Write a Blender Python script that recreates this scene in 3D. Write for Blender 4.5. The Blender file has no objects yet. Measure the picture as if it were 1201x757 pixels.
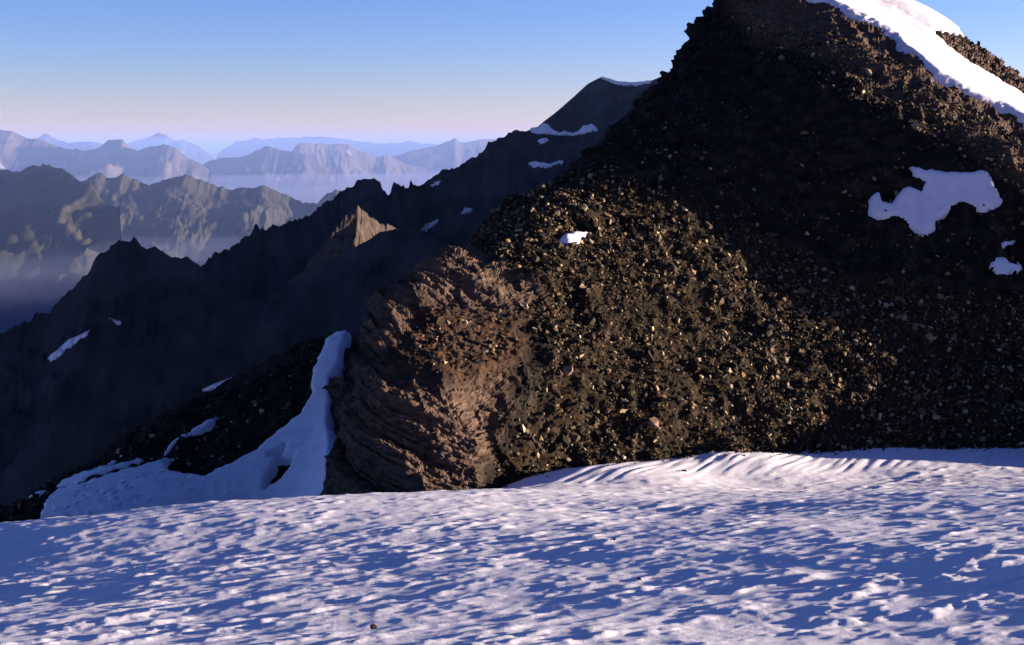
import bpy, math, time
import numpy as np
from mathutils import Vector
T0 = time.time()
RNG = np.random.default_rng(7)
F32 = np.float32

# ------------------------------------------------------------------ camera, sky, sun, exposure
scene = bpy.context.scene
COL = scene.collection
FPX, CX, CY = 1668.0, 600.5, 378.5          # a 50 mm lens on 36 mm film, in pixels of a 1201 px wide frame
PITCH = math.atan(206.0 / FPX)              # looking a little downhill
SP, CP = math.sin(PITCH), math.cos(PITCH)
cam = bpy.data.cameras.new('camera')
cam.lens, cam.sensor_width = 50.0, 36.0
cam.clip_start, cam.clip_end = 0.5, 600000.0
cam_o = bpy.data.objects.new('camera', cam)
cam_o.rotation_euler = (math.pi / 2 - PITCH, 0, 0)
COL.objects.link(cam_o)
scene.camera = cam_o

SUN_AZ, SUN_EL = math.radians(80), math.radians(4.2)   # azimuth clockwise from +Y (the view)
SUN = Vector((math.cos(SUN_EL) * math.sin(SUN_AZ), math.cos(SUN_EL) * math.cos(SUN_AZ), math.sin(SUN_EL)))
world = bpy.data.worlds.new('World')
scene.world = world
world.use_nodes = True
wn = world.node_tree
wn.nodes.clear()
sky = wn.nodes.new('ShaderNodeTexSky')
sky.sky_type = 'NISHITA'
sky.sun_disc = False
sky.sun_elevation, sky.sun_rotation = SUN_EL, SUN_AZ
sky.altitude, sky.air_density, sky.dust_density, sky.ozone_density = 3000, 1.0, 0.6, 3.5
bg = wn.nodes.new('ShaderNodeBackground')
bg.inputs['Strength'].default_value = 0.085
wo = wn.nodes.new('ShaderNodeOutputWorld')
tint = wn.nodes.new('ShaderNodeMix')            # the slide film's cast: a little magenta
tint.data_type, tint.blend_type = 'RGBA', 'MULTIPLY'
tint.inputs[0].default_value = 1.0
tint.inputs[7].default_value = (1.76 / 3.2, 0.99 / 3.2, 1.0 / 3.2, 1)
wn.links.new(sky.outputs[0], tint.inputs[6])
gam = wn.nodes.new('ShaderNodeGamma')           # and its steep contrast
gam.inputs['Gamma'].default_value = 1.35
wn.links.new(tint.outputs[2], gam.inputs['Color'])
lift = wn.nodes.new('ShaderNodeMix')
lift.data_type, lift.blend_type = 'RGBA', 'MULTIPLY'
lift.clamp_result = False
lift.inputs[0].default_value = 1.0
lift.inputs[7].default_value = (3.2, 3.2, 3.2, 1)
wn.links.new(gam.outputs[0], lift.inputs[6])
wn.links.new(lift.outputs[2], bg.inputs['Color'])
wn.links.new(bg.outputs[0], wo.inputs['Surface'])
sun = bpy.data.lights.new('sun', 'SUN')
sun.energy, sun.angle, sun.color = 5.0, math.radians(0.5), (1.0, 0.84, 0.66)
sun_o = bpy.data.objects.new('sun', sun)
sun_o.rotation_euler = SUN.to_track_quat('Z', 'Y').to_euler()
sun_o.location = (200, 40, 60)
COL.objects.link(sun_o)
scene.view_settings.view_transform = 'Standard'
scene.view_settings.look = 'None'
scene.view_settings.exposure = 2.1
scene.view_settings.gamma = 1.0
scene.render.engine = 'CYCLES'
cy = scene.cycles
cy.use_denoising = True
cy.max_bounces, cy.diffuse_bounces, cy.glossy_bounces, cy.volume_bounces = 4, 2, 1, 0
cy.use_adaptive_sampling = True
cy.adaptive_threshold = 0.02

# ------------------------------------------------------------------ helpers: projection, noise, splines
def world_pt(px, py, d):
    """the point at depth d (metres along +Y) that stands at this place in the view"""
    a, u = (px - CX) / FPX, (CY - py) / FPX
    fy, fz = CP + SP * u, -SP + CP * u
    return (a / fy * d, d, fz / fy * d)
def project(x, y, z):
    f = y * CP - z * SP
    u = y * SP + z * CP
    return CX + FPX * x / f, CY - FPX * u / f

def _hash(ix, iy, iz, seed):
    h = (ix * np.int64(374761393) + iy * np.int64(668265263) + iz * np.int64(2147483647 - 1640531527) + np.int64(seed * 974711)) & 0xffffffff
    h = ((h ^ (h >> 13)) * 1274126177) & 0xffffffff
    h = ((h ^ (h >> 16)) * 2246822519) & 0xffffffff
    return ((h ^ (h >> 15)) & 0xffffff).astype(F32) / F32(0xffffff)
def noise3(x, y, z, seed=0):
    """smooth value noise in -1..1"""
    ix, iy, iz = np.floor(x).astype(np.int64), np.floor(y).astype(np.int64), np.floor(z).astype(np.int64)
    fx, fy, fz = (x - ix).astype(F32), (y - iy).astype(F32), (z - iz).astype(F32)
    fx, fy, fz = (f * f * f * (f * (f * 6 - 15) + 10) for f in (fx, fy, fz))
    r = 0
    for dz in (0, 1):
        wz = fz if dz else 1 - fz
        for dy in (0, 1):
            wy = wz * (fy if dy else 1 - fy)
            r = r + wy * (_hash(ix, iy + dy, iz + dz, seed) * (1 - fx) + _hash(ix + 1, iy + dy, iz + dz, seed) * fx)
    return r * 2 - 1
def noise2(x, y, seed=0):
    ix, iy = np.floor(x).astype(np.int64), np.floor(y).astype(np.int64)
    fx, fy = (x - ix).astype(F32), (y - iy).astype(F32)
    fx, fy = (f * f * f * (f * (f * 6 - 15) + 10) for f in (fx, fy))
    z0 = np.zeros_like(ix)
    a = _hash(ix, iy, z0, seed) * (1 - fx) + _hash(ix + 1, iy, z0, seed) * fx
    b = _hash(ix, iy + 1, z0, seed) * (1 - fx) + _hash(ix + 1, iy + 1, z0, seed) * fx
    return (a * (1 - fy) + b * fy) * 2 - 1
def fbm2(x, y, octs, seed=0, gain=0.5, ridged=False):
    r, a, n = 0, 1.0, 0.0
    c, s = 0.8, 0.6
    for i in range(octs):
        v = noise2(x, y, seed + i * 17)
        if ridged:
            v = 1 - 2 * np.abs(v)
        r = r + a * v
        n += a
        a *= gain
        x, y = (c * x - s * y) * 2.03 + 5.1, (s * x + c * y) * 2.03 + 1.7
    return r / n
def smooth(a, b, x):
    t = np.clip((x - a) / (b - a), 0, 1)
    return t * t * (3 - 2 * t)
class Spline:
    """thin plate surface z(x, y) through control points"""
    def __init__(self, pts, soft=1e-3):
        p = np.array(pts, float)
        self.xy = p[:, :2]
        n = len(p)
        K = self.phi(((self.xy[:, None] - self.xy[None]) ** 2).sum(-1)) + np.eye(n) * soft * 100
        P = np.hstack([np.ones((n, 1)), self.xy])
        A = np.block([[K, P], [P.T, np.zeros((3, 3))]])
        s = np.linalg.solve(A, np.concatenate([p[:, 2], np.zeros(3)]))
        self.w, self.a = s[:n].astype(F32), s[n:].astype(F32)
        self.xy = self.xy.astype(F32)
    @staticmethod
    def phi(r2):
        return 0.5 * r2 * np.log(r2 + 1e-9)
    def __call__(self, x, y):
        x, y = np.asarray(x, F32), np.asarray(y, F32)
        r = self.a[0] + self.a[1] * x + self.a[2] * y
        for (cx, cyy), w in zip(self.xy, self.w):
            r2 = (x - cx) ** 2 + (y - cyy) ** 2
            r = r + w * self.phi(r2)
        return r
def inside(px, py, poly):
    poly = np.array(poly, float)
    r = np.zeros(px.shape, bool)
    j = len(poly) - 1
    for i in range(len(poly)):
        (xi, yi), (xj, yj) = poly[i], poly[j]
        c = ((yi > py) != (yj > py)) & (px < (xj - xi) * (py - yi) / (yj - yi + 1e-12) + xi)
        r ^= c
        j = i
    return r
def edge_dist(px, py, poly):
    """signed distance to a polygon, positive inside"""
    poly = np.array(poly, float)
    d = np.full(px.shape, 1e9)
    for i in range(len(poly)):
        a, b = poly[i - 1], poly[i]
        e = b - a
        t = np.clip(((px - a[0]) * e[0] + (py - a[1]) * e[1]) / (e @ e + 1e-9), 0, 1)
        d = np.minimum(d, np.hypot(px - a[0] - t * e[0], py - a[1] - t * e[1]))
    return np.where(inside(px, py, poly), d, -d)

# ------------------------------------------------------------------ helpers: meshes, objects
def raw_mesh(name, V, F):
    me = bpy.data.meshes.new(name)
    V = np.ascontiguousarray(V, F32).reshape(-1, 3)
    F = np.ascontiguousarray(F, np.int32)
    k = F.shape[1]
    me.vertices.add(len(V))
    me.vertices.foreach_set('co', V.ravel())
    me.loops.add(F.size)
    me.loops.foreach_set('vertex_index', F.ravel())
    me.polygons.add(len(F))
    me.polygons.foreach_set('loop_start', np.arange(0, F.size, k, dtype=np.int32))
    me.update(calc_edges=True)
    return me
def grid_faces(nr, nc):
    i = np.arange(nr * nc, dtype=np.int32).reshape(nr, nc)
    return np.stack([i[:-1, :-1], i[:-1, 1:], i[1:, 1:], i[1:, :-1]], -1).reshape(-1, 4)
def link(name, me, material, shade_smooth=True, parent=None, **props):
    if material:
        me.materials.append(material)
    if shade_smooth:
        me.shade_smooth()
    else:
        me.shade_flat()
    o = bpy.data.objects.new(name, me)
    for k, v in props.items():
        o[k] = v
    COL.objects.link(o)
    if parent:
        o.parent = parent
    return o
def attr(me, name, v):
    a = me.attributes.new(name, 'FLOAT', 'POINT')
    a.data.foreach_set('value', np.ascontiguousarray(v, F32).ravel())
def grid_normals(P):
    du, dv = np.gradient(P, axis=1), np.gradient(P, axis=0)
    n = np.cross(du, dv)
    n /= np.linalg.norm(n, axis=-1, keepdims=True) + 1e-9
    return np.where(n[..., 2:3] < 0, -n, n)

# ------------------------------------------------------------------ materials
def mat(name):
    m = bpy.data.materials.new(name)
    m.use_nodes = True
    nt = m.node_tree
    return m, nt, nt.nodes['Principled BSDF']
def node(nt, kind, **kw):
    n = nt.nodes.new(kind)
    for k, v in kw.items():
        if k in n.inputs:
            n.inputs[k].default_value = v
        else:
            setattr(n, k, v)
    return n
def ramp(nt, fac, stops):
    r = nt.nodes.new('ShaderNodeValToRGB')
    e = r.color_ramp.elements
    while len(e) < len(stops):
        e.new(0.5)
    for el, (p, c) in zip(e, stops):
        el.position, el.color = p, (*c, 1)
    nt.links.new(fac, r.inputs['Fac'])
    return r.outputs['Color']
def mixc(nt, fac, a, b, mode='MIX'):
    m = nt.nodes.new('ShaderNodeMix')
    m.data_type, m.blend_type = 'RGBA', mode
    for s, v in ((m.inputs[0], fac), (m.inputs[6], a), (m.inputs[7], b)):
        if isinstance(v, (int, float)):
            s.default_value = v
        elif isinstance(v, tuple):
            s.default_value = (*v, 1)
        else:
            nt.links.new(v, s)
    return m.outputs[2]
def noise_out(nt, scale, detail=6, rough=0.6, stretch=None, out='Fac'):
    t = nt.nodes.new('ShaderNodeTexCoord')
    n = node(nt, 'ShaderNodeTexNoise', Scale=scale, Detail=detail, Roughness=rough)
    if stretch:
        mp = node(nt, 'ShaderNodeMapping')
        mp.inputs['Scale'].default_value = stretch
        nt.links.new(t.outputs['Object'], mp.inputs['Vector'])
        nt.links.new(mp.outputs[0], n.inputs['Vector'])
    else:
        nt.links.new(t.outputs['Object'], n.inputs['Vector'])
    return n.outputs[out]
def bump(nt, b, height, strength, dist):
    n = node(nt, 'ShaderNodeBump', Strength=strength, Distance=dist)
    nt.links.new(height, n.inputs['Height'])
    nt.links.new(n.outputs[0], b.inputs['Normal'])
def attr_out(nt, name):
    a = nt.nodes.new('ShaderNodeAttribute')
    a.attribute_name = name
    return a.outputs['Fac']

def make_snow():
    m, nt, b = mat('old_snow')
    c = ramp(nt, noise_out(nt, 0.8, 8, 0.65), [(0.3, (0.61, 0.57, 0.62)), (0.7, (0.75, 0.70, 0.75))])
    nt.links.new(c, b.inputs['Base Color'])
    b.inputs['Roughness'].default_value = 0.85
    b.inputs['Specular IOR Level'].default_value = 0.2
    bump(nt, b, noise_out(nt, 14, 5, 0.7), 0.35, 0.05)
    return m
def make_rock():
    m, nt, b = mat('schist_rock')
    c = ramp(nt, noise_out(nt, 0.9, 10, 0.7), [(0.28, (0.005, 0.0045, 0.0045)), (0.5, (0.014, 0.011, 0.010)), (0.75, (0.050, 0.037, 0.028))])
    red = ramp(nt, noise_out(nt, 2.2, 6, 0.7), [(0.3, (0.04, 0.021, 0.013)), (0.7, (0.115, 0.063, 0.040))])
    c = mixc(nt, attr_out(nt, 'tint'), c, red)
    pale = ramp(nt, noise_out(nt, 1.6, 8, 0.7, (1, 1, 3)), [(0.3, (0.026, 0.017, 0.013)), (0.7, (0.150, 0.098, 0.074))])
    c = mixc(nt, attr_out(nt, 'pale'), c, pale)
    c = mixc(nt, attr_out(nt, 'scree'), c, ramp(nt, noise_out(nt, 1.5, 8, 0.7), [(0.3, (0.006, 0.0043, 0.003)), (0.7, (0.046, 0.031, 0.019))]))
    nt.links.new(c, b.inputs['Base Color'])
    b.inputs['Roughness'].default_value = 0.9
    b.inputs['Specular IOR Level'].default_value = 0.04
    bump(nt, b, noise_out(nt, 6, 8, 0.75), 0.8, 0.12)
    return m
STONE_TONES = [(0.0, (0.009, 0.007, 0.006)), (0.40, (0.044, 0.030, 0.020)), (0.62, (0.085, 0.056, 0.034)),
               (0.80, (0.19, 0.125, 0.068)), (0.92, (0.32, 0.22, 0.125)), (1.0, (0.50, 0.38, 0.25))]
def make_stone(name, tones, source):
    m, nt, b = mat(name)
    if source == 'object':
        fac = nt.nodes.new('ShaderNodeObjectInfo').outputs['Random']
    else:
        fac = nt.nodes.new('ShaderNodeNewGeometry').outputs['Random Per Island']
    c = ramp(nt, fac, tones)
    g = ramp(nt, noise_out(nt, 9, 5, 0.7), [(0.3, (0.5, 0.5, 0.5)), (0.7, (1, 1, 1))])
    nt.links.new(mixc(nt, 1.0, c, g, 'MULTIPLY'), b.inputs['Base Color'])
    b.inputs['Roughness'].default_value = 0.75
    b.inputs['Specular IOR Level'].default_value = 0.06
    return m
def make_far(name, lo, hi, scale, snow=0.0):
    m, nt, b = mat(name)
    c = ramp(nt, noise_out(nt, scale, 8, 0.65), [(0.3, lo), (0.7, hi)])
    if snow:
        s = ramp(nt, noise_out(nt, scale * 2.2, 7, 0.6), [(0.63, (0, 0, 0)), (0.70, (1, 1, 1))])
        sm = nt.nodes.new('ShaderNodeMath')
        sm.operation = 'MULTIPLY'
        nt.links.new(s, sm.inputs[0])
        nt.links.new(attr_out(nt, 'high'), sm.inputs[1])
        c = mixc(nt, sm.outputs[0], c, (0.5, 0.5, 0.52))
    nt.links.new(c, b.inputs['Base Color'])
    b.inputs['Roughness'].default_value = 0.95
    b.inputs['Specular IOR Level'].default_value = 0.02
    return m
SNOW, ROCK, STONE = make_snow(), make_rock(), make_stone('scree_stone', STONE_TONES, 'island')
BLOCK = {'dark': make_stone('dark_block', [(0, (0.018, 0.015, 0.013)), (1, (0.045, 0.034, 0.025))], 'object'),
         'brown': make_stone('brown_block', [(0, (0.055, 0.039, 0.026)), (1, (0.11, 0.076, 0.046))], 'object'),
         'pale ochre': make_stone('ochre_block', [(0, (0.17, 0.12, 0.066)), (1, (0.33, 0.25, 0.155))], 'object'),
         'pinkish': make_stone('pink_block', [(0, (0.22, 0.135, 0.10)), (1, (0.27, 0.165, 0.125))], 'object')}

# ------------------------------------------------------------------ the far country
FARROCK = make_far('far_rock', (0.04, 0.034, 0.032), (0.15, 0.115, 0.10), 0.0012, 1)
MIDROCK = make_far('alpine_slopes', (0.018, 0.024, 0.014), (0.080, 0.066, 0.052), 0.0028)
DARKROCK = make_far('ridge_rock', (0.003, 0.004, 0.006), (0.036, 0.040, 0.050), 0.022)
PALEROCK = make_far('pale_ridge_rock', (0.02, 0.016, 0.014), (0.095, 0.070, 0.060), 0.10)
VALLEY = make_far('valley_ground', (0.03, 0.045, 0.02), (0.07, 0.075, 0.04), 0.0006)

def make_range(name, crest, base, slope, spur, amp, material, seed, n=420, nt=150, back=0.6, jag=0.4, face=0.0, label=None, world_xyz=False, ystretch=1.2):
    """a mountain range: a crest line, ribbed flanks falling on both sides to the base level"""
    c = np.array(crest, float) if world_xyz else np.array([world_pt(*p) for p in crest])
    s = np.concatenate([[0], np.cumsum(np.hypot(np.diff(c[:, 0]), np.diff(c[:, 1])))])
    q = np.linspace(0, s[-1], n)
    X, Y, Z = (np.interp(q, s, c[:, k]) for k in range(3))
    J = jag * amp * (0.5 * fbm2(q / spur * 2.1, q * 0 + seed, 5, seed, 0.6, True) - 0.15)
    H = Z.max() - base
    front = H / slope
    t = np.concatenate([-np.linspace(1, 0, nt // 3, endpoint=False) ** 1.4 * back, np.linspace(0, 1, nt) ** 1.5])
    tt, xx = np.meshgrid(t, X, indexing='ij')
    dist = np.abs(tt) * front
    yy = Y[None] - tt * front
    xx = xx + face * dist
    warp = fbm2(xx / spur * 0.6, yy / spur * 0.6, 3, seed + 5)
    rib = fbm2(xx / spur + 1.1 * warp, yy / (spur * ystretch) + 0.8 * warp, 6, seed + 9, 0.55, True)
    fine = fbm2(xx / spur * 2.3 + warp, yy / spur * 1.9, 6, seed + 31, 0.62, True)
    grow = 0.6 * smooth(0, 0.30, np.abs(tt)) + 0.4 * smooth(0, 0.06, np.abs(tt))
    drop = dist * slope * (1.25 - 0.35 * np.minimum(1, np.abs(tt)))
    zz = Z[None] + J[None] * np.exp(-dist / (0.5 * spur)) - drop + amp * grow * (rib * 0.75 - 0.45) + amp * 0.34 * (fine - 0.3) * np.minimum(1, np.abs(tt) * 14)
    zz = np.where(zz < base, base - 30, zz)
    P = np.stack([xx, yy, zz], -1)
    me = raw_mesh(name, P, grid_faces(*xx.shape))
    attr(me, 'high', smooth(0.45, 0.75, (zz - base) / H))
    o = link(name, me, material, True, kind='structure')
    if label:
        o['label'] = label
    return P


def crest(d, *pts):
    return [(p[0], p[1], p[2] if len(p) > 2 else d) for p in pts]

# valley floor to the horizon
gx = np.concatenate([-np.geomspace(260000, 500, 24), [0], np.geomspace(500, 260000, 24)])
gy = np.concatenate([[-8000, -2000, 0], np.geomspace(500, 260000, 60)])
yy, xx = np.meshgrid(gy, gx, indexing='ij')
me = raw_mesh('valley_floor', np.stack([xx, yy, -1650 + 40 * fbm2(xx / 3000, yy / 3000, 3, 4)], -1), grid_faces(*xx.shape))
link('valley_floor', me, VALLEY, True, kind='structure')

make_range('mountain_range', crest(42000, (120, 172), (150, 168), (170, 162), (185, 157), (195, 158), (205, 164), (215, 162), (225, 166), (240, 175), (250, 184)), -1600, 0.5, 2500, 420, FARROCK, 11, 120, 45)
make_range('mountain_range', crest(44000, (255, 180), (265, 172), (285, 165), (300, 160), (310, 164), (320, 162), (340, 161), (360, 161), (375, 160), (395, 163), (420, 165), (440, 167), (470, 166), (490, 168), (530, 172)), -1600, 0.5, 2200, 420, FARROCK, 13, 200, 45)
make_range('mountain_range', crest(34000, (20, 171), (35, 165), (45, 160), (53, 154), (62, 160), (80, 167), (110, 168), (130, 172)), -1600, 0.5, 1800, 330, FARROCK, 17, 120, 45)
make_range('mountain_range', crest(25000, (420, 190, 25000), (440, 184, 25182), (470, 180, 25455), (490, 175, 25636), (510, 172, 25818), (525, 166, 25955), (535, 162, 26045), (545, 167, 26136), (555, 164, 26227), (570, 162, 26364), (580, 163, 26455), (600, 170, 26636), (640, 180, 27000), (700, 190, 27545)), -1500, 0.5, 1300, 330, FARROCK, 19, 220, 50)
make_range('mountain_range', crest(24000, (335, 190, 23400), (345, 175, 23509), (352, 169, 23585), (365, 168, 23727), (380, 170, 23891), (395, 168, 24055), (410, 172, 24218), (425, 178, 24382), (440, 182, 24545), (455, 180, 24709), (470, 188, 24873), (500, 196, 25200), (520, 202, 25418)), -1500, 0.55, 1000, 330, FARROCK, 23, 200, 50)
make_range('mountain_range', crest(21500, (225, 200), (235, 194), (245, 188), (262, 185), (280, 184), (300, 177), (312, 173), (325, 175), (345, 178), (360, 181), (375, 190), (395, 200)), -1500, 0.5, 1500, 260, FARROCK, 29, 200, 50)
make_range('mountain_range', crest(19500, (-120, 170), (-40, 160), (0, 154), (15, 156), (30, 162), (45, 165), (70, 170), (85, 173), (100, 173), (117, 169), (128, 163), (144, 163), (152, 172), (162, 176), (180, 173), (193, 169), (205, 174), (215, 181), (225, 187), (236, 192), (246, 200)), -1500, 0.45, 1300, 300, FARROCK, 37, 300, 55)

make_range('mountain_ridge', crest(9300, (-200, 240, 10300), (-60, 218, 9487), (-20, 207, 9255), (0, 203, 9139), (20, 201, 9023), (40, 193, 8906), (58, 189, 8802), (75, 196, 8703), (92, 208, 8605), (110, 222, 8500), (140, 240, 8326)), -1500, 0.42, 600, 260, MIDROCK, 41, 200, 80, face=-0.25)
make_range('mountain_ridge', crest(10200, (60, 232, 9900), (90, 213, 9955), (110, 203, 9992), (125, 206, 10020), (145, 206, 10057), (160, 209, 10084), (175, 215, 10112), (190, 211, 10139), (205, 207, 10167), (225, 207, 10204), (240, 213, 10232), (255, 219, 10259), (270, 222, 10287), (290, 220, 10324), (310, 217, 10361), (330, 224, 10397), (345, 232, 10425), (360, 238, 10453), (372, 240, 10475), (384, 227, 10497), (395, 224, 10517), (410, 235, 10545), (440, 246, 10600)), -1500, 0.40, 420, 170, MIDROCK, 43, 420, 100)
make_range('mountain_ridge', crest(8300, (-260, 300, 8100), (-120, 262, 8373), (-30, 246, 8549), (20, 243, 8646), (60, 246, 8724), (110, 262, 8822), (150, 300, 8900), (190, 350, 8978)), -1500, 0.33, 420, 200, MIDROCK, 47, 200, 80)

# the dark near ridges across the head of the valley
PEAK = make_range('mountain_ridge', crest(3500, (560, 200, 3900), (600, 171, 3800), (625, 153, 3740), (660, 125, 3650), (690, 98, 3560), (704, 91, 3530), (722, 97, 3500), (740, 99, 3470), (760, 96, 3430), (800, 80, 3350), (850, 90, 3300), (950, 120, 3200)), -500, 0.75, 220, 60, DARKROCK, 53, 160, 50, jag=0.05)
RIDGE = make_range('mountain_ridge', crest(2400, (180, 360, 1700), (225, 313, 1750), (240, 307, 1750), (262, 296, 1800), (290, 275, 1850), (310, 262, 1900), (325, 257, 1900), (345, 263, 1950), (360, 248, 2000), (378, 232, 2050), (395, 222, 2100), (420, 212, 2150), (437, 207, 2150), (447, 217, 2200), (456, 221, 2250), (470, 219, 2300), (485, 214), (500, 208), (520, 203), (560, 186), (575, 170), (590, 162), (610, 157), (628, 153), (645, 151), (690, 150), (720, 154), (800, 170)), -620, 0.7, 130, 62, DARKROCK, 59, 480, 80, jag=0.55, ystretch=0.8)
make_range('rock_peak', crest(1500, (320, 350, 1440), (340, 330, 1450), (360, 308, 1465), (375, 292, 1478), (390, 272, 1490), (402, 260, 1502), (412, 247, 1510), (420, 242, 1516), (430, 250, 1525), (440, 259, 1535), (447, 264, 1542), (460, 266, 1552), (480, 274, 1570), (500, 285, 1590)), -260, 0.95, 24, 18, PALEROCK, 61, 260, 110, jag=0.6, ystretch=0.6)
make_range('mountain_ridge', crest(1380, (300, 372, 1440), (340, 334, 1423), (365, 318, 1413), (390, 303, 1402), (415, 290, 1392), (445, 273, 1379), (465, 268, 1371), (490, 271, 1360), (515, 282, 1350), (540, 300, 1339), (600, 320, 1314)), -420, 0.8, 70, 26, DARKROCK, 67, 200, 60, jag=0.2)  # rounded shoulder; its left crest traces a shadow edge, standing in for cast shade
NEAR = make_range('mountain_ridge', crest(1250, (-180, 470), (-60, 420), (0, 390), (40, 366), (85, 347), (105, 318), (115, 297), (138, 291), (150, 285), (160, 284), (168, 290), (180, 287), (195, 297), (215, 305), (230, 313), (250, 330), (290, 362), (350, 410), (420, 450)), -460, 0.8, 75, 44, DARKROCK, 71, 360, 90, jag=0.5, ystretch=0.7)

def ridge_snow(P, poly, label, lift):
    """a patch of old snow lying on a ridge's flank"""
    qx, qy = project(P[..., 0], P[..., 1], P[..., 2])
    pl = np.array(poly, float)
    sel = (qx > pl[:, 0].min() - 3) & (qx < pl[:, 0].max() + 3) & (qy > pl[:, 1].min() - 3) & (qy < pl[:, 1].max() + 3)
    r, c = np.where(sel.any(1))[0], np.where(sel.any(0))[0]
    B = P[r[0]:r[-1] + 1, c[0]:c[-1] + 1]
    n = 5
    for ax in (0, 1):
        k = np.linspace(0, B.shape[ax] - 1, (B.shape[ax] - 1) * n + 1)
        i0 = np.minimum(k.astype(int), B.shape[ax] - 2)
        f = (k - i0).reshape((-1, 1, 1) if ax == 0 else (1, -1, 1))
        B = np.take(B, i0, ax) * (1 - f) + np.take(B, i0 + 1, ax) * f
    ux, uy = project(B[..., 0], B[..., 1], B[..., 2])
    dd = edge_dist(ux, uy, poly) + 1.2 * fbm2(ux / 5, uy / 3, 3, 5)
    B = B + np.array([0, -0.6, 1.0]) * (lift * smooth(-1, 1.5, dd) - 0.3 * lift)[..., None]
    f = grid_faces(*dd.shape)
    f = f[(dd > 0).ravel()[f].all(1)]
    lab = np.arange(dd.size)
    while True:
        m_ = lab[f].min(1)
        new = lab.copy()
        for k in range(4):
            np.minimum.at(new, f[:, k], m_)
        new = new[new]
        if (new == lab).all():
            break
        lab = new
    ids, cnt = np.unique(lab[f[:, 0]], return_counts=True)
    f = f[lab[f[:, 0]] == ids[cnt.argmax()]]
    used, inv = np.unique(f, return_inverse=True)
    link('snow_patch', raw_mesh('snow_patch', B.reshape(-1, 3)[used], inv.reshape(-1, 4)), SNOW, True, label=label, category='snow patch')
ridge_snow(RIDGE, [(618, 147), (640, 144), (665, 143), (695, 143), (702, 155), (672, 160), (640, 159), (624, 157)], 'bright snow cap on the flat-topped shoulder of the dark ridge', 5)
ridge_snow(RIDGE, [(615, 193), (628, 190), (645, 193), (662, 188), (660, 194), (640, 198), (622, 197)], 'thin snow ledge below the snow-capped shoulder', 4)
ridge_snow(RIDGE, [(628, 166), (640, 162), (645, 166), (634, 170)], 'small faint snow spot under the snow cap of the shoulder', 4)
ridge_snow(RIDGE, [(490, 273), (498, 265), (515, 257), (513, 263), (500, 273)], 'slanting shaded snow streak on the dark ridge', 4)
ridge_snow(RIDGE, [(540, 252), (546, 244), (555, 245), (552, 251), (544, 255)], 'oval shaded snow spot on the dark ridge', 4)
ridge_snow(RIDGE, [(504, 220), (510, 214), (518, 213), (514, 219)], 'tiny shaded snow spot just below the crest of the dark ridge', 4)
ridge_snow(NEAR, [(121, 371), (130, 374), (143, 379), (141, 385), (132, 379)], 'small bluish snow scrap high on the nearest shaded ridge', 2)
ridge_snow(NEAR, [(55, 421), (80, 399), (108, 386), (100, 396), (76, 415), (60, 427)], 'long dim snow streak slanting down the nearest shaded ridge', 1.5)
ridge_snow(NEAR, [(195, 474), (230, 459), (277, 441), (270, 451), (235, 466)], 'dim snow streak low on the shaded ridge above the gully slope', 1.5)
ridge_snow(PEAK, [(702, 90), (712, 92), (724, 96), (742, 98), (764, 95), (764, 99), (742, 102), (722, 100), (708, 95)], 'narrow snow edge along the top of the pointed dark peak', 6)
# unseen ridges beyond the right edge, added and shaped to shade ridges and valley
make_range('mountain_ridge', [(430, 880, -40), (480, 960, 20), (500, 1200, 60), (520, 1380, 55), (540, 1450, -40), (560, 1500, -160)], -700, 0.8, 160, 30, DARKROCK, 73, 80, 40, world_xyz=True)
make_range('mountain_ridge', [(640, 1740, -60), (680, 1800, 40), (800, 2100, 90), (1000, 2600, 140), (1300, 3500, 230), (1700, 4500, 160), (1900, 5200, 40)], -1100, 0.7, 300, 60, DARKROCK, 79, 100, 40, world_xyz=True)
make_range('mountain_ridge', [(900, 4600, -260), (1020, 5300, -470), (1150, 6100, -250), (1260, 6800, -450), (1400, 7500, -290), (1520, 8200, -520), (1620, 8900, -340), (1720, 9600, -560), (1900, 10300, -480), (2300, 11000, -800)], -1500, 0.5, 700, 120, MIDROCK, 83, 140, 40, world_xyz=True, jag=1.5)
print('far', time.time() - T0)
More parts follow.
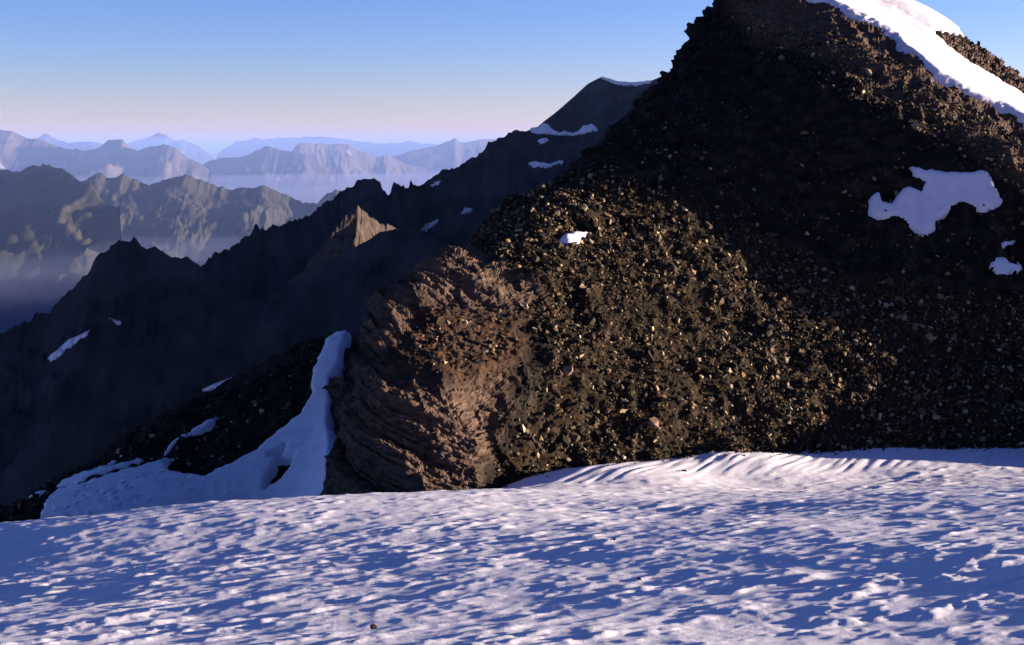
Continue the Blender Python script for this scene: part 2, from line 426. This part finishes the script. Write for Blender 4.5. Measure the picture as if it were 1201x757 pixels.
# ------------------------------------------------------------------ the near mountain
px_pts = [
 (385,583,67), (420,584,63.6), (450,584,62.6), (500,583,62.3), (550,579,63.5), (585,572,66), (630,556,67.5), (700,547,69), (850,531,72.5), (1000,529,76), (1100,528,78.5), (1200,525,81),
 (398,500,66.6), (425,505,64.2), (450,505,63.8), (500,505,64), (560,505,65.2), (600,505,67.5), (700,505,71), (850,500,74.5), (1000,500,78), (1100,490,80.5), (1200,480,83.5),
 (408,435,69), (425,438,67), (450,440,66.2), (500,440,66.6), (560,440,68), (620,440,70.4), (700,440,73.2), (850,440,77), (1000,440,81), (1200,420,86.5),
 (430,378,72), (480,380,70.2), (560,380,71.5), (620,380,73.2), (700,380,75.8), (850,380,80), (1000,380,84.5), (1200,370,89),
 (508,310,77.5), (560,300,77.6), (620,300,78.0), (680,300,79.6), (760,300,82.0), (850,300,85.5), (950,310,87.8), (1050,320,87.8), (1200,320,88.8), (1330,320,88.5),
 (611,232,87), (680,230,86.5), (760,225,88.8), (850,230,91), (950,230,92), (1050,230,91.6), (1130,240,91.2), (1200,245,91.4), (1330,240,91.5),
 (717,150,101), (780,150,99), (850,150,97.5), (950,150,95.9), (1050,150,95.6), (1130,150,97.0), (1200,160,101), (1330,200,98),
 (785,78,112), (840,38,118), (850,80,107.6), (950,80,104.6), (1050,80,104.6), (1130,90,108.5), (1200,125,110),
 (852,0,120), (900,8,116), (980,10,117.6), (1060,25,123), (1130,48,124), (1200,92,125),
 (1000,6,122),
 (60,608,90), (200,599,90), (380,588,88), (300,540,95), (390,500,97), (400,420,103), (408,402,106), (260,520,98),
 (0,600,97), (75,560,100), (150,515,103), (260,455,107), (390,402,111)]
wpts = [world_pt(*p) for p in px_pts]
wpts += [(-11.5,66,-26), (-11,73,-24), (-10.5,80,-21.5), (-14,63,-25), (-6,100,-14), (0,110,-12), (5,121,-8), (11,134,-4),
 (-36,118,-45), (-25,128,-42), (-15,136,-36), (-5,145,-28), (-50,100,-40), (-20,72,-25), (-32,72,-27), (-8,58,-19), (-4,95,-11),
 (10,150,-10), (25,150,0), (40,150,3), (32,132,14), (21.5,128,15.3), (20,165,-15), (45,165,-8), (60,140,-4),
 (62,98,-2), (62,108,2), (78,104,-2), (62,90,-12), (62,78,-20), (80,80,-22), (46,84,-13.8), (43,79,-14.2), (37,78.4,-16.2), (95,100,-10), (90,120,-6), (90,150,-12)]  # unseen spur and outcrop beyond the right edge, shaped to shade the scree
for p in px_pts[:12]:
    x, y, z = world_pt(*p)
    wpts.append((x * 0.97, y - 2.5, z - 2.6))
MOUNT = Spline(wpts)

tl = np.arange(-70, 380, 3)
tm = np.arange(380, 1215, 1.4)
tr = np.concatenate([np.arange(1215, 1400, 8), np.arange(1400, 2800, 30)])
T = (np.concatenate([tl, tm, tr]) - CX) / FPX / 0.985
NR = 600
Yd = np.concatenate([np.arange(56, 128, 0.12), np.arange(128, 176, 1.0)])
yd, td = np.meshgrid(Yd, T, indexing='ij')
zd = MOUNT(yd * td, yd)
_, pyd = project(yd * td, yd, zd)
L = np.zeros_like(pyd)
L[1:] = np.cumsum(np.hypot(np.clip(np.diff(pyd, axis=0), -9, 9), 2.2 * np.diff(yd, axis=0) * np.where(yd[1:] > 128, 0.25, 1)), axis=0)
yy = np.stack([np.interp(np.linspace(0, L[-1, j], NR), L[:, j], Yd) for j in range(len(T))], 1).astype(F32)
xx = (yy * T[None]).astype(F32)
zz = MOUNT(xx, yy)
P0 = np.stack([xx, yy, zz], -1)
N0 = grid_normals(P0)
PX, PY = project(xx, yy, zz)
print('spline', time.time() - T0)

def polymask(poly, soft):
    bb = np.array(poly)
    r = np.zeros(PX.shape, F32)
    sel = (PX > bb[:, 0].min() - soft) & (PX < bb[:, 0].max() + soft) & (PY > bb[:, 1].min() - soft) & (PY < bb[:, 1].max() + soft)
    r[sel] = smooth(-soft, soft, edge_dist(PX[sel], PY[sel], poly))
    return r
# where bedrock shows (layered slabs), and where loose debris covers it
crag = np.maximum.reduce([
    polymask([(370, 600), (372, 470), (395, 430), (440, 420), (520, 455), (590, 440), (600, 480), (560, 560), (540, 600)], 14),
    polymask([(480, 330), (500, 290), (560, 290), (620, 330), (660, 345), (690, 320), (700, 350), (690, 385), (600, 365), (500, 365)], 12),
    polymask([(410, 400), (420, 360), (470, 340), (500, 360), (470, 390), (440, 420)], 10),
    1.0 * polymask([(580, 260), (590, 215), (700, 130), (770, 60), (840, -40), (900, -30), (880, 60), (800, 120), (740, 190), (640, 235)], 16),
    0.7 * polymask([(820, 60), (900, 30), (1000, 60), (1060, 110), (1010, 130), (930, 110), (850, 140)], 16)])
red = polymask([(470, 400), (500, 370), (560, 360), (610, 380), (610, 430), (580, 455), (500, 440)], 26) * (0.5 + 0.5 * fbm2(xx, zz, 3, 77))
shelf = polymask([(470, 410), (480, 365), (560, 352), (600, 370), (600, 430), (540, 450)], 20)
SCREE_POLY = [(560, 590), (620, 500), (650, 400), (610, 370), (640, 330), (560, 285), (600, 235), (700, 200), (800, 235), (900, 280), (1000, 330), (1290, 360), (1290, 540), (900, 540), (640, 560)]
screes = polymask(SCREE_POLY, 14)
lx, ly, lz = xx, yy, zz * 1.25
D = 0.75 * noise3(lx / 7, ly / 7, lz / 7, 1) * (0.55 + 0.45 * crag) + (0.22 - 0.1 * crag) * (1 - 2 * np.abs(noise3(lx / 3.1, ly / 3.1, lz / 3.1, 2)))
mid = (0.24 - 0.09 * screes) * (1 - 2 * np.abs(noise3(lx / 1.35, ly / 1.35, lz / 1.35, 3))) + (0.16 - 0.04 * screes) * noise3(lx / 0.6, ly / 0.6, lz / 0.6, 4)
D += mid * (1 - 0.65 * shelf) * (1 - 0.7 * crag)
D += 0.065 * noise3(lx / 0.26, ly / 0.26, lz / 0.26, 5) + 0.035 * noise3(lx / 0.12, ly / 0.12, lz / 0.12, 6)
# bedding: beds dip gently to the right and stand out as ledges, each bed broken by joints
cr = crag > 0.02
bx, by, bz = lx[cr], ly[cr], zz[cr]
dip = 0.36 - 0.5 * smooth(72, 78, by)
bed = bz + dip * bx - 0.10 * by + 0.35 * noise3(bx / 5, by / 5, bz / 5, 8) + 0.05 * noise3(bx / 0.7, by / 0.7, bz / 0.7, 18)
led = 0
for tau, along, a_, sd in ((0.75, 2.3, 0.44, 301), (0.30, 1.5, 0.24, 311), (0.13, 1.0, 0.09, 321)):
    k = np.floor(bed / tau)
    f = bed / tau - k
    joint = np.floor((bx + 0.6 * by) / along + 7.3 * _hash(k.astype(np.int64), k.astype(np.int64) * 0, k.astype(np.int64) * 0, sd))
    step = _hash(k.astype(np.int64), joint.astype(np.int64), np.zeros(k.shape, np.int64), sd + 1) - 0.5
    led = led + a_ * (0.9 * step + 0.45 * noise2((bx + 0.6 * by) / along, k * 5.37, sd + 2) - 0.35 * smooth(0.22, 0.0, f))
D[cr] += crag[cr] * led * (1 + 0.5 * smooth(90, 104, by))
P = P0 + N0 * D[..., None]
N = grid_normals(P)
me = raw_mesh('mountain', P, grid_faces(*xx.shape))
attr(me, 'tint', np.clip(red * 1.3, 0, 1))
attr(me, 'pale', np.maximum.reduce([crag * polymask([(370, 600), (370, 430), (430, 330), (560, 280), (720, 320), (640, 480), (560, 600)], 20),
     0.8 * polymask([(840, -20), (960, -10), (1060, 40), (1215, 150), (1215, 230), (1120, 160), (1000, 90), (880, 40)], 14),  # crest strip: sunlight put into a paler rock colour
     polymask([(1085, 40), (1130, 40), (1230, 95), (1230, 130), (1130, 82), (1100, 64)], 5)]))  # rock islet in the summit snow: paler colour stands in for sunlight
attr(me, 'scree', screes)
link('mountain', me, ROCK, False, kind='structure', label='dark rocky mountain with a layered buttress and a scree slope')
print('mountain', time.time() - T0, len(me.vertices))

# ------------------------------------------------------------------ loose stones
def base_stone(rng):
    """an angular block: a box with its corners cut and shifted, 12 vertices"""
    phi = (1 + 5 ** 0.5) / 2
    v = np.array([(-1, phi, 0), (1, phi, 0), (-1, -phi, 0), (1, -phi, 0), (0, -1, phi), (0, 1, phi), (0, -1, -phi), (0, 1, -phi), (phi, 0, -1), (phi, 0, 1), (-phi, 0, -1), (-phi, 0, 1)])
    v /= np.linalg.norm(v[0])
    v = np.sign(v) * np.abs(v) ** 0.4
    v += rng.normal(0, 0.17, v.shape)
    return v * 0.5
ICO = np.array([(0,11,5),(0,5,1),(0,1,7),(0,7,10),(0,10,11),(1,5,9),(5,11,4),(11,10,2),(10,7,6),(7,1,8),(3,9,4),(3,4,2),(3,2,6),(3,6,8),(3,8,9),(4,9,5),(2,4,11),(6,2,10),(8,6,7),(9,8,1)], np.int32)
STONES = [base_stone(RNG) for _ in range(24)]
talus = np.maximum.reduce([
    polymask([(560, 590), (600, 500), (640, 400), (600, 370), (620, 330), (560, 285), (600, 235), (700, 200), (800, 235), (900, 280), (1000, 330), (1290, 360), (1290, 540), (900, 540), (640, 560)], 14),
    0.35 * shelf,
    0.6 * polymask([(860, 20), (1000, 50), (1300, 230), (1300, 290), (1050, 140), (900, 80)], 10),
    0.15 * polymask([(1095, 43), (1130, 48), (1215, 100), (1215, 115), (1140, 80)], 4),
    0.10 * polymask([(640, 215), (760, 110), (1210, 200), (1210, 350), (900, 280)], 20),
    0.15 * polymask([(0, 600), (150, 520), (390, 405), (390, 500), (200, 600)], 10)])
area = np.zeros_like(xx)
area[:-1, :-1] = np.linalg.norm(np.cross(P[1:, :-1] - P[:-1, :-1], P[:-1, 1:] - P[:-1, :-1]), axis=-1)
vis = (PX > -20) & (PX < 1295) & (PY < 600) & (PY > -20)
clump = 0.5 + smooth(-0.3, 0.6, fbm2(xx / 3, zz / 3, 4, 88) + 0.15)
wgt = (area * talus * vis * clump * (1 - 0.7 * crag)).ravel()
wgt /= wgt.sum()
NST = 135000
pick = RNG.choice(wgt.size, NST, p=wgt)
size = np.clip(0.068 * np.exp(RNG.normal(0, 0.55, NST)), 0.045, 0.62)
pos = P.reshape(-1, 3)[pick] + RNG.normal(0, 0.05, (NST, 3))
nrm = N.reshape(-1, 3)[pick]
dims = np.stack([RNG.uniform(0.9, 1.5, NST), RNG.uniform(0.7, 1.1, NST), RNG.uniform(0.45, 0.85, NST)], -1)
def resting(n_):
    a = n_ + RNG.normal(0, 0.42, n_.shape)
    a /= np.linalg.norm(a, axis=1, keepdims=True)
    t = np.cross(a, RNG.normal(0, 1, a.shape))
    t /= np.linalg.norm(t, axis=1, keepdims=True)
    return np.stack([t, np.cross(a, t), a], -1)
rot = resting(nrm)
order = np.argsort(-size)
NB = 300
big, small = order[:NB], order[NB:]
sv = np.stack(STONES)[RNG.integers(0, 24, NST)]
def stone_verts(idx):
    v = sv[idx] * (dims[idx] * size[idx, None])[:, None]
    v = np.einsum('nij,nkj->nki', rot[idx], v)
    return v + (pos[idx] + nrm[idx] * (size[idx] * 0.22)[:, None])[:, None]
CUBE_V = np.array([(x, y, z) for z in (-.5, .5) for y in (-.5, .5) for x in (-.5, .5)])
CUBE_F = np.array([(0, 2, 3, 1), (4, 5, 7, 6), (0, 1, 5, 4), (2, 6, 7, 3), (0, 4, 6, 2), (1, 3, 7, 5)], np.int32)
CUBE_F = np.concatenate([CUBE_F[:, [0, 1, 2]], CUBE_F[:, [0, 2, 3]]])
TETRA_V = np.array([(1, 1, 1), (-1, -1, 1), (-1, 1, -1), (1, -1, -1)]) * 0.55
TETRA_F = np.array([(0, 2, 1), (0, 1, 3), (0, 3, 2), (1, 2, 3)], np.int32)
NC = 12000
sv = CUBE_V[None] + RNG.normal(0, 0.14, (NST, 8, 3))
Vc = stone_verts(small[:NC])
sv = TETRA_V[None] + RNG.normal(0, 0.22, (NST, 4, 3))
Vt = stone_verts(small[NC:])
Fc = (CUBE_F[None] + (np.arange(NC, dtype=np.int32) * 8)[:, None, None]).reshape(-1, 3)
Ft = (TETRA_F[None] + (np.arange(len(small) - NC, dtype=np.int32) * 4)[:, None, None]).reshape(-1, 3) + NC * 8
link('scree', raw_mesh('scree', np.concatenate([Vc.reshape(-1, 3), Vt.reshape(-1, 3)]), np.concatenate([Fc, Ft])), STONE, False, kind='stuff', label='loose angular brown stones covering the mountain slope', category='scree')
meshes = {}
for tone, m_ in BLOCK.items():
    for k, sh in enumerate(STONES):
        bm_ = raw_mesh('rock_block', sh, ICO)
        bm_.materials.append(m_)
        bm_.shade_flat()
        meshes[tone, k] = bm_
from mathutils import Matrix
def block(tone, p, r, dim, label, group=None):
    o = bpy.data.objects.new('rock_block', meshes[tone, int(RNG.integers(0, 24))])
    M = Matrix(r.tolist()) @ Matrix.Diagonal(Vector(dim.tolist()))
    o.matrix_world = Matrix.Translation(Vector(p.tolist())) @ M.to_4x4()
    o['label'], o['category'] = label, 'rock'
    if group:
        o['group'] = group
    COL.objects.link(o)
    return o
fx, fy = PX.ravel()[pick], PY.ravel()[pick]
def whereabouts(x, y):
    if inside(np.array([x]), np.array([y]), [(860, 20), (1000, 50), (1230, 180), (1230, 245), (1050, 145), (900, 85)])[0]:
        return 'on the sunlit crest below the snow band'
    if x > 1085 and y < 125:
        return 'on the rock islet inside the summit snow'
    if y < 300 and x > 780 or y < 200:
        return 'in the shaded hollow around the ragged snow patch'
    if x < 480 and y > 380:
        return 'on the shaded slope above the snow gully'
    if math.hypot(x - 672, y - 282) < 55:
        return 'around the little bright snow patch'
    if x < 610:
        return 'on the shelf of the layered buttress'
    if y > 545 - 0.03 * (x - 560) - 45:
        return 'at the foot of the scree by the snow bank'
    if x > 905:
        return 'on the shaded right part of the scree'
    return 'on the sunlit middle of the scree slope'
for rank, i in enumerate(big):
    tone = ('dark', 'brown', 'brown', 'pale ochre')[int(RNG.integers(0, 4))]
    sz = 'large' if rank < 60 else ('middling' if rank < 170 else 'small')
    at = whereabouts(fx[i], fy[i])
    block(tone, pos[i] + nrm[i] * size[i] * 0.2, rot[i], dims[i] * size[i], f'{sz} {tone} angular block {at}', f'{sz} {tone} blocks {at}')
def single(px, py, sz, tone, label):
    k = np.where((np.hypot(PX - px, PY - py) < 4).ravel())[0]
    k = k[np.argmin(yy.ravel()[k])]
    n_ = N.reshape(-1, 3)[k]
    block(tone, P.reshape(-1, 3)[k] + n_ * sz * 0.25, resting(n_[None])[0], np.array([1.2, 0.95, 0.7]) * sz, label)
single(762, 497, 0.55, 'pinkish', 'pinkish upright block standing out low on the sunlit scree')
single(845, 350, 0.55, 'brown', 'broad brown slab, the biggest stone on the sunlit scree')
single(665, 435, 0.50, 'pinkish', 'pinkish block in the scree just right of the buttress')
single(1016, 455, 0.34, 'pale ochre', 'lone pale stone in the dark lower right of the scree')
single(918, 72, 0.45, 'pale ochre', 'pale sunlit rock sticking out of the dark cliff below the summit')
print('stones', time.time() - T0)

# ------------------------------------------------------------------ snow patches lying on the mountain
def snow_patch(name, label, polys, holes=(), thick=0.22, rough=0.05, step=0.16, ragged=5.0, d0=None, d1=None, group=None):
    allp = np.concatenate([np.array(p, float) for p in polys])
    x0, x1 = allp[:, 0].min() - 12, allp[:, 0].max() + 12
    sel = (yy < 128) & (PX > x0) & (PX < x1) & (PY > allp[:, 1].min() - 12) & (PY < allp[:, 1].max() + 12)
    if d0 is not None:
        sel &= (yy > d0) & (yy < d1)
    cols = np.where(sel.any(0))[0]
    ys = np.arange(yy[sel].min(), yy[sel].max(), step)
    n = max(20, int((T[cols[-1]] - T[cols[0]]) * ys.mean() / step))
    ts = np.linspace(T[cols[0]], T[cols[-1]], n)
    gy, gt = np.meshgrid(ys, ts, indexing='ij')
    gx = gt * gy
    gz = MOUNT(gx, gy)
    qx, qy = project(gx, gy, gz)
    wob = 1.4 * ragged * fbm2(gx / 0.7, gz / 0.7 + gy / 0.7, 5, 91, 0.65)
    dd = np.max([edge_dist(qx, qy, p) for p in polys], axis=0)
    for h in holes:
        dd = np.minimum(dd, -edge_dist(qx, qy, h))
    dd = dd + wob
    keep = dd > -4
    G = np.stack([gx, gy, gz], -1)
    nn = grid_normals(G)
    base = 0.75 * 0.55 * noise3(gx / 7, gy / 7, gz * 1.25 / 7, 1)
    lift = base + 0.10 + thick * smooth(-2, 3.5, dd) - 0.75 * smooth(0.5, -3, dd) + rough * fbm2(gx / 0.8, gy / 0.8, 4, 95)
    Q = (G + nn * lift[..., None]).reshape(-1, 3)
    faces = grid_faces(*gx.shape)
    faces = faces[keep.ravel()[faces].all(1)]
    lab = np.arange(len(Q))                      # keep the one connected piece
    while True:
        m_ = lab[faces].min(1)
        new = lab.copy()
        for k in range(4):
            np.minimum.at(new, faces[:, k], m_)
        new = new[new]
        if (new == lab).all():
            break
        lab = new
    comp = lab[faces[:, 0]]
    ids, cnt = np.unique(comp, return_counts=True)
    faces = faces[comp == ids[cnt.argmax()]]
    used, inv = np.unique(faces, return_inverse=True)
    o = link(name, raw_mesh(name, Q[used], inv.reshape(-1, 4)), SNOW, True, label=label, category='snow patch')
    if group:
        o['group'] = group
    return o
snow_patch('snow_patch', 'broad sunlit white snow band draped over the mountain top', [[(925, -12), (965, 9), (996, 27), (1045, 48), (1052, 57), (1076, 80), (1093, 94), (1135, 116), (1170, 134), (1225, 168), (1330, 240), (1340, 175), (1225, 95), (1130, 38), (1065, 8), (1000, -12)]],
           [[(1093, 43), (1108, 39), (1131, 46), (1163, 62), (1184, 76), (1225, 96), (1300, 140), (1280, 150), (1225, 125), (1173, 100), (1128, 76), (1107, 62)]], 0.6, ragged=1.8, d0=100, d1=150)
snow_patch('snow_patch', 'large ragged snow patch in shadow below the mountain crest', [[(1066, 197), (1080, 203), (1110, 207), (1135, 206), (1155, 202), (1163, 215), (1177, 241), (1160, 250), (1145, 248), (1140, 243), (1120, 246), (1105, 255), (1096, 262), (1099, 273), (1081, 279), (1065, 272), (1050, 258), (1035, 262), (1018, 258), (1016, 247), (1020, 233), (1030, 228), (1034, 240), (1045, 242), (1053, 230), (1057, 226), (1063, 222), (1079, 228), (1080, 220), (1071, 217)]], ragged=1.6, thick=0.35, d0=84, d1=98)
snow_patch('snow_patch', 'small shaded snow patch below the large ragged one', [[(1154, 313), (1162, 306), (1172, 302), (1180, 306), (1197, 314), (1196, 322), (1175, 326), (1160, 318)]], ragged=2, thick=0.4, d0=84, d1=98)
snow_patch('snow_patch', 'tiny shaded sliver of snow between two shaded patches', [[(1170, 287), (1178, 282), (1192, 283), (1184, 289), (1176, 292)]], ragged=1.5, thick=0.4, d0=84, d1=98)
snow_patch('snow_patch', 'little bright snow patch among the sunlit scree stones', [[(655, 284), (662, 278), (671, 274), (690, 273), (688, 279), (681, 283), (678, 290), (668, 289), (661, 287)]], ragged=2.5, thick=0.3, step=0.12, d0=76, d1=88)
snow_patch('snow_gully', 'long shaded snow tongue running up a gully beside the buttress', [[(385, 410), (395, 403), (412, 399), (406, 420), (401, 445), (393, 452), (391, 500), (400, 535), (395, 600), (300, 610), (48, 622), (62, 595), (75, 588), (130, 570), (200, 545), (212, 541), (196, 553), (200, 565), (240, 570), (290, 543), (330, 510), (355, 492), (370, 472), (368, 455), (378, 430), (384, 415)]],
           [[(330, 546), (350, 542), (342, 563), (325, 578), (314, 583), (318, 566)], [(320, 543), (336, 532), (332, 540)]], ragged=2, thick=0.75, d0=86, d1=114)
snow_patch('snow_patch', 'narrow streak of shaded snow above the snow gully', [[(192, 532), (200, 521), (225, 506), (257, 487), (247, 499), (217, 518)]], ragged=2, thick=0.4, d0=88, d1=114)
snow_patch('snow_patch', 'forked streaks of shaded snow at the foot of the dark slope', [[(63, 574), (85, 563), (130, 541), (145, 531), (122, 549), (107, 556), (168, 537), (150, 548), (112, 567), (98, 574)]], ragged=2, thick=0.4, d0=86, d1=114)
snow_patch('snow_patch', 'tiny shaded snow scrap beside the forked streaks', [[(28, 592), (45, 583), (62, 579), (50, 588), (34, 593)]], ragged=1.5, thick=0.4, d0=84, d1=114)
print('patches', time.time() - T0)

# ------------------------------------------------------------------ the snow field in front
spx = [(0,757,23.2), (300,757,21.6), (600,757,20), (900,757,18.5), (1200,757,17.1),
 (0,668,39.6), (300,663,36.8), (600,656,34), (900,648,31.3), (1200,640,28.9),
 (700,603,47), (900,598,44.5), (1200,588,41.5), (1000,575,56), (1200,566,54),
 (0,614,52), (100,607,53), (200,600,55), (300,594,56), (400,587,57), (480,583,58), (550,578,59),
 (620,573,61), (700,567,63.2), (850,561,66.8), (1000,555,70.2), (1200,544,74.3), (1350,534,77),
 (592,570,65.6), (640,556,66.9), (700,547,68.3), (770,540,69.9), (850,532,71.7), (1000,530,75.2), (1100,528,77.7), (1200,525,80.2), (1350,520,85)]
sp = [world_pt(*p) for p in spx]
sp += [(x, y, -3.0 - 0.208 * y + 0.085 * x) for x, y in ((-15, 0), (15, 0), (-15, 10), (15, 10), (-40, 10), (45, 10), (-40, 30), (45, 35), (-30, 45), (0, -30), (40, -30), (-40, -30), (80, 20), (80, 50))] + [(0, 0, -1.7), (0, 1.5, -1.8)]
sp += [(-24,58,-17.5), (-32,56,-17.5), (-14,62,-18.5), (-9,63.5,-18.2), (-4,64,-17.3), (-40,52,-16.5), (-30,66,-24), (-15,68,-23), (-5,70,-21), (2,72,-19)]
SNOWZ = Spline(sp, 3e-3)
sl = np.arange(-1500, -60, 30)
sm_ = np.arange(-60, 1262, 3.0)
sr = np.arange(1262, 3000, 30)
T2 = (np.concatenate([sl, sm_, sr]) - CX) / FPX / 0.97
Y2 = [3.0]
while Y2[-1] < 88:
    Y2.append(Y2[-1] + (0.5 if Y2[-1] < 10 else 0.068 + 0.0016 * Y2[-1]))
yy2, tt2 = np.meshgrid(np.array(Y2), T2, indexing='ij')
yy2, xx2 = yy2.astype(F32), (yy2 * tt2).astype(F32)
zb = SNOWZ(xx2, yy2)
# sun cups: hollows a stride across with sharper rims between them, plus slow swells
wx, wy = 0.25 * noise2(xx2 / 1.7, yy2 / 1.7, 201), 0.25 * noise2(xx2 / 1.7, yy2 / 1.7, 202)
def cups(x, y, cell, seed):
    gx_, gy_ = x / cell, y / cell
    ix, iy = np.floor(gx_).astype(np.int64), np.floor(gy_).astype(np.int64)
    z0 = np.zeros_like(ix)
    best = np.full(x.shape, 9.0, F32)
    for dx in (-1, 0, 1):
        for dy in (-1, 0, 1):
            cx_ = ix + dx + 0.1 + 0.8 * _hash(ix + dx, iy + dy, z0, seed)
            cy_ = iy + dy + 0.1 + 0.8 * _hash(ix + dx, iy + dy, z0, seed + 1)
            best = np.minimum(best, (gx_ - cx_) ** 2 + (gy_ - cy_) ** 2)
    return np.minimum(best, 1.2)
cup = cups(xx2 + wx, (yy2 + wy) * 0.6, 0.80, 210)
cup2 = cups(xx2 - wx, (yy2 - wy) * 0.7, 0.40, 220)
amt = 0.65 + 0.5 * fbm2(xx2 / 6, yy2 / 6, 3, 230)
ua, va = (xx2 + yy2) * 0.7071 + 0.5 * wx, (yy2 - xx2) * 0.7071 + 0.5 * wy   # wind streaks
mound = 0.75 * fbm2(ua / 1.15, va / 0.36, 3, 250, 0.5) + 0.4 * fbm2(xx2 / 0.42, yy2 / 0.5, 3, 255, 0.55)
zs = zb + 0.025 * cup + 0.012 * cup2 + 0.13 * fbm2(xx2 / 6.5, yy2 / 5.0, 3, 240) + 0.105 * amt * np.maximum(mound - 0.09, 0) ** 1.1 + 0.02 * mound
# runnels on the bank that leans against the rock
qx, qy = project(xx2, yy2, zb)
bank = smooth(-1.0, 1.2, yy2 - np.interp(qx, [520, 620, 700, 850, 1000, 1200, 1400], [70, 61.5, 63.6, 67.2, 70.6, 74.7, 78])) * smooth(545, 590, qx)
rn = fbm2((xx2 - 0.55 * yy2) / 0.24 + 0.8 * noise2(xx2 / 4, yy2 / 4, 260), yy2 / 2.2, 2, 261, 0.5)
zs = zs * (1 - bank) + bank * (zb + 0.052 * rn + 0.10 * fbm2(xx2 / 5.5, yy2 / 4.0, 3, 240))
me = raw_mesh('snow_field', np.stack([xx2, yy2, zs], -1), grid_faces(*xx2.shape))
link('snow_field', me, SNOW, True, kind='structure', label='sun-cupped snow field falling away in front of the mountain')
under = MOUNT(xx2, yy2) > zs - 0.02
vy, vf = [], []
cols_ = np.where((T2 > (590 - CX) / FPX) & (T2 < (1230 - CX) / FPX))[0]
n_spill = 900
for k in range(n_spill):
    c_ = int(RNG.choice(cols_))
    r_ = np.where(under[:, c_] & (yy2[:, c_] > 62))[0]
    if not len(r_):
        continue
    y_ = yy2[r_[0], c_] - RNG.exponential(0.5)
    x_ = T2[c_] * y_ + RNG.normal(0, 0.05)
    z_ = np.interp(y_, yy2[:, c_], zs[:, c_])
    sz_ = float(np.clip(0.07 * np.exp(RNG.normal(0, 0.5)), 0.04, 0.3))
    v_ = (CUBE_V + RNG.normal(0, 0.14, (8, 3))) * np.array([1.2, 0.9, 0.6]) * sz_
    a_ = RNG.uniform(0, 6.28)
    v_ = v_ @ np.array([(math.cos(a_), -math.sin(a_), 0), (math.sin(a_), math.cos(a_), 0), (0, 0, 1)]) + (x_, y_, z_ + 0.15 * sz_)
    vf.append(CUBE_F + 8 * len(vy))
    vy.append(v_)
link('rubble', raw_mesh('rubble', np.concatenate(vy), np.concatenate(vf)), STONE, False, kind='stuff', label='small stones spilled from the scree on to the snow bank', category='rubble')
qx, qy = project(xx2, yy2, zs)
for (px, py, sz, lb) in ((440, 738, 0.10, 'small dark stone on the open snow with nothing near it'), (719, 634, 0.07, 'tiny dark stone on the snow below the buttress'), (750, 681, 0.06, 'tiny dark pebble alone on the shaded snow')):
    k = np.argmin(np.hypot(qx - px, qy - py))
    o = block('dark', np.array([xx2.ravel()[k], yy2.ravel()[k], zs.ravel()[k] + 0.3 * sz]), resting(np.array([[0, 0, 1.0]]))[0], np.array([1.1, 0.9, 1.2]) * sz, lb)
print('snow', time.time() - T0, len(me.vertices))

# ------------------------------------------------------------------ air
def volume_box(name, x0, x1, y0, y1, z0, z1, density, color, aniso, label, swell=0):
    v = [(x, y, z) for z in (z0, z1) for y in (y0, y1) for x in (x0, x1)]
    f = [(0, 2, 3, 1), (4, 5, 7, 6), (0, 1, 5, 4), (2, 6, 7, 3), (0, 4, 6, 2), (1, 3, 7, 5)]
    m = bpy.data.materials.new(name)
    m.use_nodes = True
    nt = m.node_tree
    nt.nodes.clear()
    o_ = nt.nodes.new('ShaderNodeOutputMaterial')
    p = nt.nodes.new('ShaderNodeVolumePrincipled')
    p.inputs['Density'].default_value = density
    p.inputs['Color'].default_value = (*color, 1)
    p.inputs['Anisotropy'].default_value = aniso
    nt.links.new(p.outputs[0], o_.inputs['Volume'])
    me = raw_mesh(name, np.array(v), np.array(f))
    if swell:                                     # a closed slab whose top rolls a little
        xs = np.unique(np.concatenate([np.linspace(x0, x1, 9), np.linspace(-16000, 16000, 90)]))
        ys = np.unique(np.concatenate([np.geomspace(y0, y1, 90), [y1]]))
        b_, a_ = np.meshgrid(ys, xs, indexing='ij')
        low = z1 - 170 * smooth(11500, 9300, b_)
        top = np.stack([a_, b_, low + swell * fbm2(a_ / 2600, b_ / 2600, 4, 401)], -1).reshape(-1, 3)
        bot = np.stack([a_, b_, a_ * 0 + z0], -1).reshape(-1, 3)
        g = grid_faces(*a_.shape)
        n_, i_ = len(top), np.arange(a_.size).reshape(a_.shape)
        side = [np.stack([e[:-1], e[1:], e[1:] + n_, e[:-1] + n_], -1) for e in (i_[0, ::-1], i_[-1], i_[:, 0], i_[::-1, -1])]
        me = raw_mesh(name, np.concatenate([top, bot]), np.concatenate([g, g[:, ::-1] + n_] + side))
    link(name, me, m, False, kind='stuff', label=label)
volume_box('haze', -240000, 240000, -9000, 250000, -1720, 420, 0.6e-5, (0.26, 0.44, 1.0), 0.0, 'thin blue haze filling the air of the valleys')
volume_box('valley_haze', -230000, 230000, 5200, 249500, -1710, 230, 3.2e-5, (0.33, 0.46, 0.95), 0.0, 'blue morning haze hanging over the deep valley')
volume_box('mist', -200000, 200000, 3600, 249000, -1700, -400, 1.2e-4, (0.36, 0.41, 0.70), 0.0, 'pale lavender mist lying in the far valleys', 120)
print('done', round(time.time() - T0, 1), sum(len(o.data.loops) - 2 * len(o.data.polygons) for o in scene.objects if o.type == 'MESH'))
